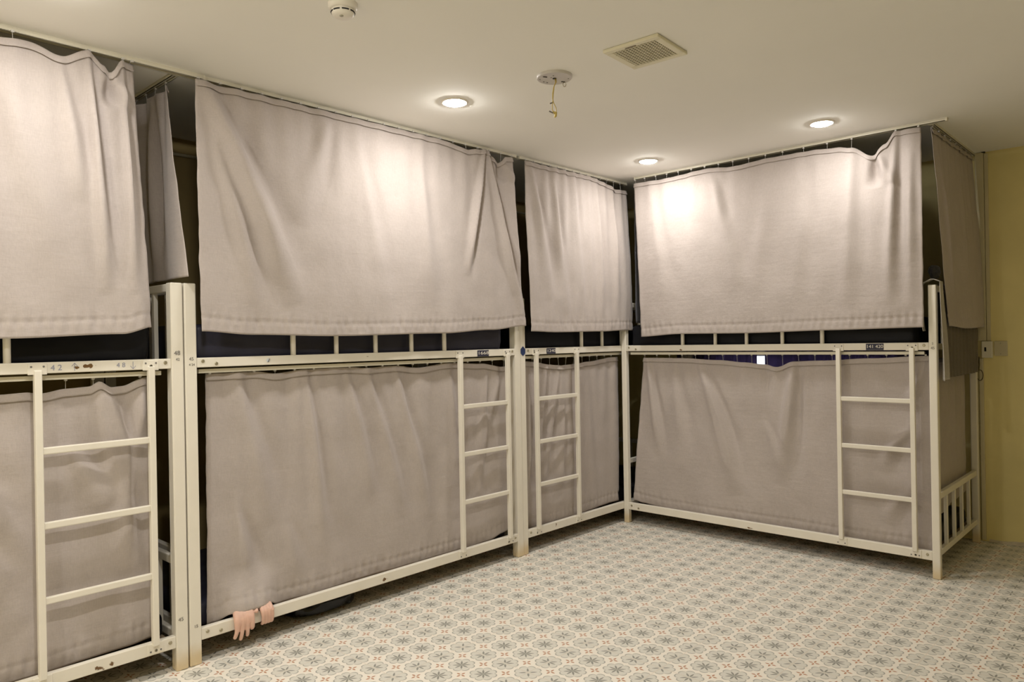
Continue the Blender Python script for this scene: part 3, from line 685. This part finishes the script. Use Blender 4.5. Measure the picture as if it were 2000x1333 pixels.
# ------------------------------------------------------------------ on the back wall, right of the beds
cd = empty('cable_conduit', (2.096, WY, 0)); tag(cd, 'vertical cable conduit on the yellow wall beside the back row', 'conduit')
bm = bmesh.new(); box(bm, -.040, .007, -.018, .0, 1.292, CEIL-.002); box(bm, .009, .031, -.014, .0, 1.292, CEIL-.012); obj('upper_duct', bm, M['trunk'], cd, .003)
bm = bmesh.new(); box(bm, -.036, -.012, -.018, .0, .01, 1.18); obj('lower_duct', bm, M['trunk'], cd, .003)
bm = bmesh.new(); lathe(bm, [(0, -.006), (.011, -.006), (.012, 0)], (.006, -.010, CEIL), 16); obj('ceiling_hole', bm, M['dark'], cd)
so = empty('wall_socket', (2.108, WY, 1.235)); tag(so, 'cream socket box with a dark hole beside the back row', 'socket')
bm = bmesh.new(); box(bm, -.030, .030, -.034, 0, -.052, .055); obj('box', bm, M['track'], so, .005)
bm = bmesh.new(); box(bm, -.014, -.003, -.0355, -.033, -.010, .016); obj('slot', bm, M['dark'], so)
sw = empty('blank_plate', (2.178, WY, 1.245)); tag(sw, 'flat cream cover plate right of the socket box', 'cover plate')
bm = bmesh.new(); box(bm, -.035, .038, -.008, 0, -.050, .045); obj('cover', bm, M['trunk'], sw, .003)
for z in (.030, -.036): bm = bmesh.new(); lathe(bm, [(0, -.0095), (.003, -.0095), (.0035, -.008)], (.0, 0, z), 10, 'y'); obj('screw', bm, M['bolt'], sw)
bm = bmesh.new()
q = [(2.063, WY-.03, 1.19), (2.066, WY-.035, 1.14), (2.064, WY-.04, 1.11)]
for k in range(17): a = math.pi/2+2*math.pi*k/16; q.append((2.070+.017*math.cos(a), WY-.045, 1.072+.034*math.sin(a)))
tube(bm, q, .0026, 8); tag(obj('cable_loop', bm, mat('cable_dark', (.07,.055,.02), .5), smooth=True), 'small loop of dark cable hanging under the socket box', 'cable')
bm = bmesh.new(); tube(bm, [(WX+.009, -5.9, 2.412), (WX+.009, .95, 2.412)], .009, 12)
tag(obj('wall_pipe', bm, M['trunk'], smooth=True), 'thin horizontal conduit high on the left wall, seen through the curtain gap', 'conduit')

# ------------------------------------------------------------------ cloths on the right end panel
def drape(name, label, cat, path, y0, y1, m, seed, rip=.004, n=60, flare=0., thick=.003):
    """path: (x, z) outline of a cloth hung over a rail; it runs from y0 to y1"""
    P_ = [Vector(p) for p in path]; d = [0]
    for a, c in zip(P_, P_[1:]): d.append(d[-1]+(c-a).length)
    bm = bmesh.new(); g = []; ns = 70
    for i in range(n+1):
        s = i/n; col = []
        for j in range(ns+1):
            q = d[-1]*j/ns; k = max(i_ for i_ in range(len(d)) if d[i_] <= q+1e-9); k = min(k, len(P_)-2)
            p = P_[k].lerp(P_[k+1], (q-d[k])/(d[k+1]-d[k]))
            hang = sm(max(0, (1.58-p.y))/.3)
            sgn = 1 if p.x > 2.038 else -1
            y = y0+(y1-y0)*s + flare*hang*(s-.5)*2
            x = p.x + sgn*hang*rip*(1+math.sin(y*75+seed+1.5*noise.noise((y*6, p.y*3, seed)))) + .0015*noise.noise((y*20, p.y*12, seed))
            col.append(bm.verts.new((x, y, p.y + .006*noise.noise((y*7, 2, seed))*hang)))
        g.append(col)
    for i in range(n):
        for j in range(ns): bm.faces.new((g[i][j], g[i+1][j], g[i+1][j+1], g[i][j+1]))
    o = obj(name, bm, M[m], None, smooth=True, solid=thick); tag(o, label, cat); return o
drape('blanket', 'dark olive blanket folded over the end panel below the side curtain', 'blanket',
      [(2.016, 1.40), (2.018, 1.60), (2.030, 1.622), (2.050, 1.622), (2.065, 1.60), (2.068, 1.095)], .165, .93, 'blanket', 2, .0035)
# grey towel slung over the front post
bm = bmesh.new(); g = []; n = 26; ns = 90
for i in range(n+1):
    s = i/n; col = []
    for j in range(ns+1):
        t = j/ns                      # 0 = left tail, .30 = post top, 1 = right tail
        if t < .30:
            k = t/.30; z = 1.36+(1.63-1.36)*sm(k)**.8; x = 1.994-.010*math.sin(k*3)+.030*max(0, k-.85)/.15*.6; y = -.012+.045*s+.008*(1-k)
            y += .006*math.sin(s*9)*(1-k)
        elif t < .42:
            k = (t-.30)/.12; x = 2.012+.060*k; z = 1.63+.012*math.sin(k*math.pi); y = -.012+.055*s
        else:
            k = (t-.42)/.58; z = 1.63-(1.63-1.085)*k; x = 2.072+.006*k; w_ = .060+.075*sm(k*1.2); y = -.004+w_*s+.010*k
            x += .010*math.sin(s*8+k*2)*k+.006
        col.append(bm.verts.new((x, y, z+.008*s*(t > .6))))
    g.append(col)
for i in range(n):
    for j in range(ns): bm.faces.new((g[i][j], g[i+1][j], g[i+1][j+1], g[i][j+1]))
tag(obj('towel', bm, M['towel'], smooth=True, solid=.003), 'light grey towel slung over the front post at the right end', 'towel')
bm = bmesh.new(); bmesh.ops.create_icosphere(bm, subdivisions=4, radius=1)
for v in bm.verts:
    n_ = noise.noise(v.co*1.6+Vector((3, 1, 2))); k = 1+.22*n_+.08*noise.noise(v.co*5)
    v.co = Vector((v.co.x*.026*k+2.034, v.co.y*.06*k+.085, v.co.z*.040*k+1.688))
tag(obj('cloth_bundle', bm, M['darkcloth'], smooth=True), 'small black cloth bundle on top of the right front post', 'cloth')

# ------------------------------------------------------------------ black bag under the second bed
bm = bmesh.new(); bmesh.ops.create_icosphere(bm, subdivisions=5, radius=1)
for v in bm.verts:
    d_ = v.co.normalized(); p = Vector((abs(d_.x)**.7*math.copysign(1, d_.x), abs(d_.y)**.65*math.copysign(1, d_.y), abs(d_.z)**.6*math.copysign(1, d_.z)))
    k = 1+.10*noise.noise(d_*2.2)+.05*abs(noise.noise(d_*6+Vector((1, 4, 2))))
    v.co = Vector((-.205+p.x*.135*k, -2.46+p.y*.19*k, max(.0, .048+p.z*.046*k)))
tag(obj('bag', bm, M['bag'], smooth=True), 'black bag lying on the floor under the second bed from left', 'bag')

# ------------------------------------------------------------------ person lying in the lower bunk, hands over the rail
def skinned(name, nodes, edges, m, parent, levels=2, root=0):
    me = bpy.data.meshes.new(name); me.from_pydata([n_[0] for n_ in nodes], edges, []); me.materials.append(m)
    o = bpy.data.objects.new(name, me); C.objects.link(o); o.parent = parent
    o.modifiers.new('skin', 'SKIN'); me.skin_vertices.new() if not me.skin_vertices else None
    for i, n_ in enumerate(nodes):
        r = n_[1]; me.skin_vertices[0].data[i].radius = r if isinstance(r, tuple) else (r, r); me.skin_vertices[0].data[i].use_root = (i == root)
    s = o.modifiers.new('sub', 'SUBSURF'); s.levels = levels; s.render_levels = levels
    o.modifiers['skin'].use_smooth_shade = True
    return o
person = empty('person', (-.35, -2.6, .235)); tag(person, 'person lying behind the curtain, only both hands showing over the lower rail', 'person')
O = Vector((-.35, -2.6, .235))
nodes = []; edges = []
def N_(p, r, link=None):
    nodes.append((tuple(Vector(p)-O), r)); i = len(nodes)-1
    if link is not None: edges.append((link, i))
    return i
pel = N_((-.48, -1.98, .335), .105)
wst = N_((-.47, -2.15, .335), .095, pel); chs = N_((-.46, -2.32, .345), .115, wst); nkb = N_((-.45, -2.47, .350), .070, chs)
nk = N_((-.45, -2.55, .355), .050, nkb); hd0 = N_((-.44, -2.62, .365), .070, nk); hd1 = N_((-.44, -2.70, .37), .085, hd0); hd2 = N_((-.44, -2.77, .37), .060, hd1)
for s in (-1, 1):
    h = N_((-.48+s*.09, -1.90, .325), .080, pel); kn = N_((-.50+s*.10, -1.55, .30), .055, h); an = N_((-.50+s*.10, -1.28, .28), .036, kn); N_((-.50+s*.10, -1.22, .29), .03, an)
# far arm ends in the closed hand, near arm in the hanging hand
# hand A: the back of the hand lies over the rail, three fingers hang below it, the first finger is curled
def finger(wrist, pts):
    i = wrist
    for q, r in pts: i = N_(q, r, i)
def arm(shoulder, elbow, wrist):
    a = N_(shoulder, .052, nkb); b_ = N_(elbow, .040, a); return N_(wrist, .024, b_)
wA = arm((-.36, -2.44, .33), (-.20, -2.70, .29), (-.080, -2.915, .186))
for y, ln, sp in ((-2.990, .046, -.010), (-2.968, .060, -.005), (-2.945, .050, .004)):
    finger(wA, [((-.045, (y-2.93)/2, .176), .0165), ((-.004, y+.004, .165), .0150), ((.013, y+.002, .144), .0155), ((.0150, y+.001, .122), .0146), ((.0165, y, .102), .0118),
                ((.018, y+sp*.4, .108-ln*.42), .0098), ((.012, y+sp*.8, .108-ln*.78), .0092), ((.006, y+sp, .108-ln), .0078)])
finger(wA, [((-.045, -2.925, .176), .0165), ((-.004, -2.917, .165), .0150), ((.013, -2.922, .144), .0155), ((.0150, -2.922, .122), .0146), ((.018, -2.921, .104), .0118), ((.018, -2.920, .094), .0104), ((.002, -2.921, .084), .0090)])
finger(wA, [((-.038, -2.900, .172), .0130), ((-.006, -2.891, .165), .0112), ((.016, -2.898, .152), .0094)])
for y in (-2.980, -2.957, -2.934):     # flesh of the back of the hand between the finger bones
    finger(wA, [((-.045, (y-2.93)/2, .176), .0150), ((-.004, y+.004, .164), .0150), ((.0125, y+.002, .144), .0152), ((.0145, y+.001, .126), .0140), ((.0155, y, .112), .0105)])
# hand B: closed round the rail
wB = arm((-.36, -2.42, .33), (-.19, -2.56, .29), (-.080, -2.82, .186))
for y in (-2.868, -2.853, -2.838, -2.824):
    finger(wB, [((-.045, (y-2.83)/2, .176), .0150), ((-.004, y, .165), .0118), ((.015, y, .148), .0108), ((.0165, y+.001, .122), .0088), ((.010, y+.002, .095), .0082), ((-.006, y+.003, .088), .0072)])
finger(wB, [((-.035, -2.808, .172), .0125), ((-.006, -2.806, .165), .0102), ((.016, -2.815, .160), .0090), ((.028, -2.830, .148), .0080)])
body = skinned('body', nodes, edges, M['skin'], person, 2)
r_ = body.modifiers.new('fuse', 'REMESH'); r_.mode = 'VOXEL'; r_.voxel_size = .0024; r_.use_smooth_shade = True
r_ = body.modifiers.new('soften', 'SMOOTH'); r_.factor = .5; r_.iterations = 6
# clothes and hair follow the body
nodes = []; edges = []
a = N_((-.48, -1.98, .335), .118); b_ = N_((-.47, -2.15, .335), .108, a); c = N_((-.46, -2.32, .345), .128, b_); d = N_((-.45, -2.46, .350), .082, c)
for sh, el, wr in (((-.36, -2.44, .33), (-.20, -2.70, .29), (-.095, -2.87, .235)), ((-.36, -2.42, .33), (-.19, -2.56, .29), (-.10, -2.755, .237))):
    i = N_(sh, .064, d); i = N_(el, .052, i); N_(wr, .036, i)
skinned('shirt', nodes, edges, M['pink'], person, 2)['label'] = 'pink long-sleeved shirt'
nodes = []; edges = []
a = N_((-.48, -1.99, .33), .119)
for s in (-1, 1):
    i = N_((-.48+s*.09, -1.90, .325), .092, a); i = N_((-.50+s*.10, -1.55, .30), .066, i); N_((-.50+s*.10, -1.30, .28), .05, i)
skinned('trousers', nodes, edges, M['trouser'], person, 2)
bm = bmesh.new(); bmesh.ops.create_icosphere(bm, subdivisions=4, radius=1)
for v in bm.verts:
    k = 1+.05*noise.noise(v.co*4); v.co = Vector((-.445+v.co.x*.098*k, -2.725+v.co.y*.108*k, .392+v.co.z*.092*k))-O
obj('hair', bm, M['hair'], person, smooth=True)
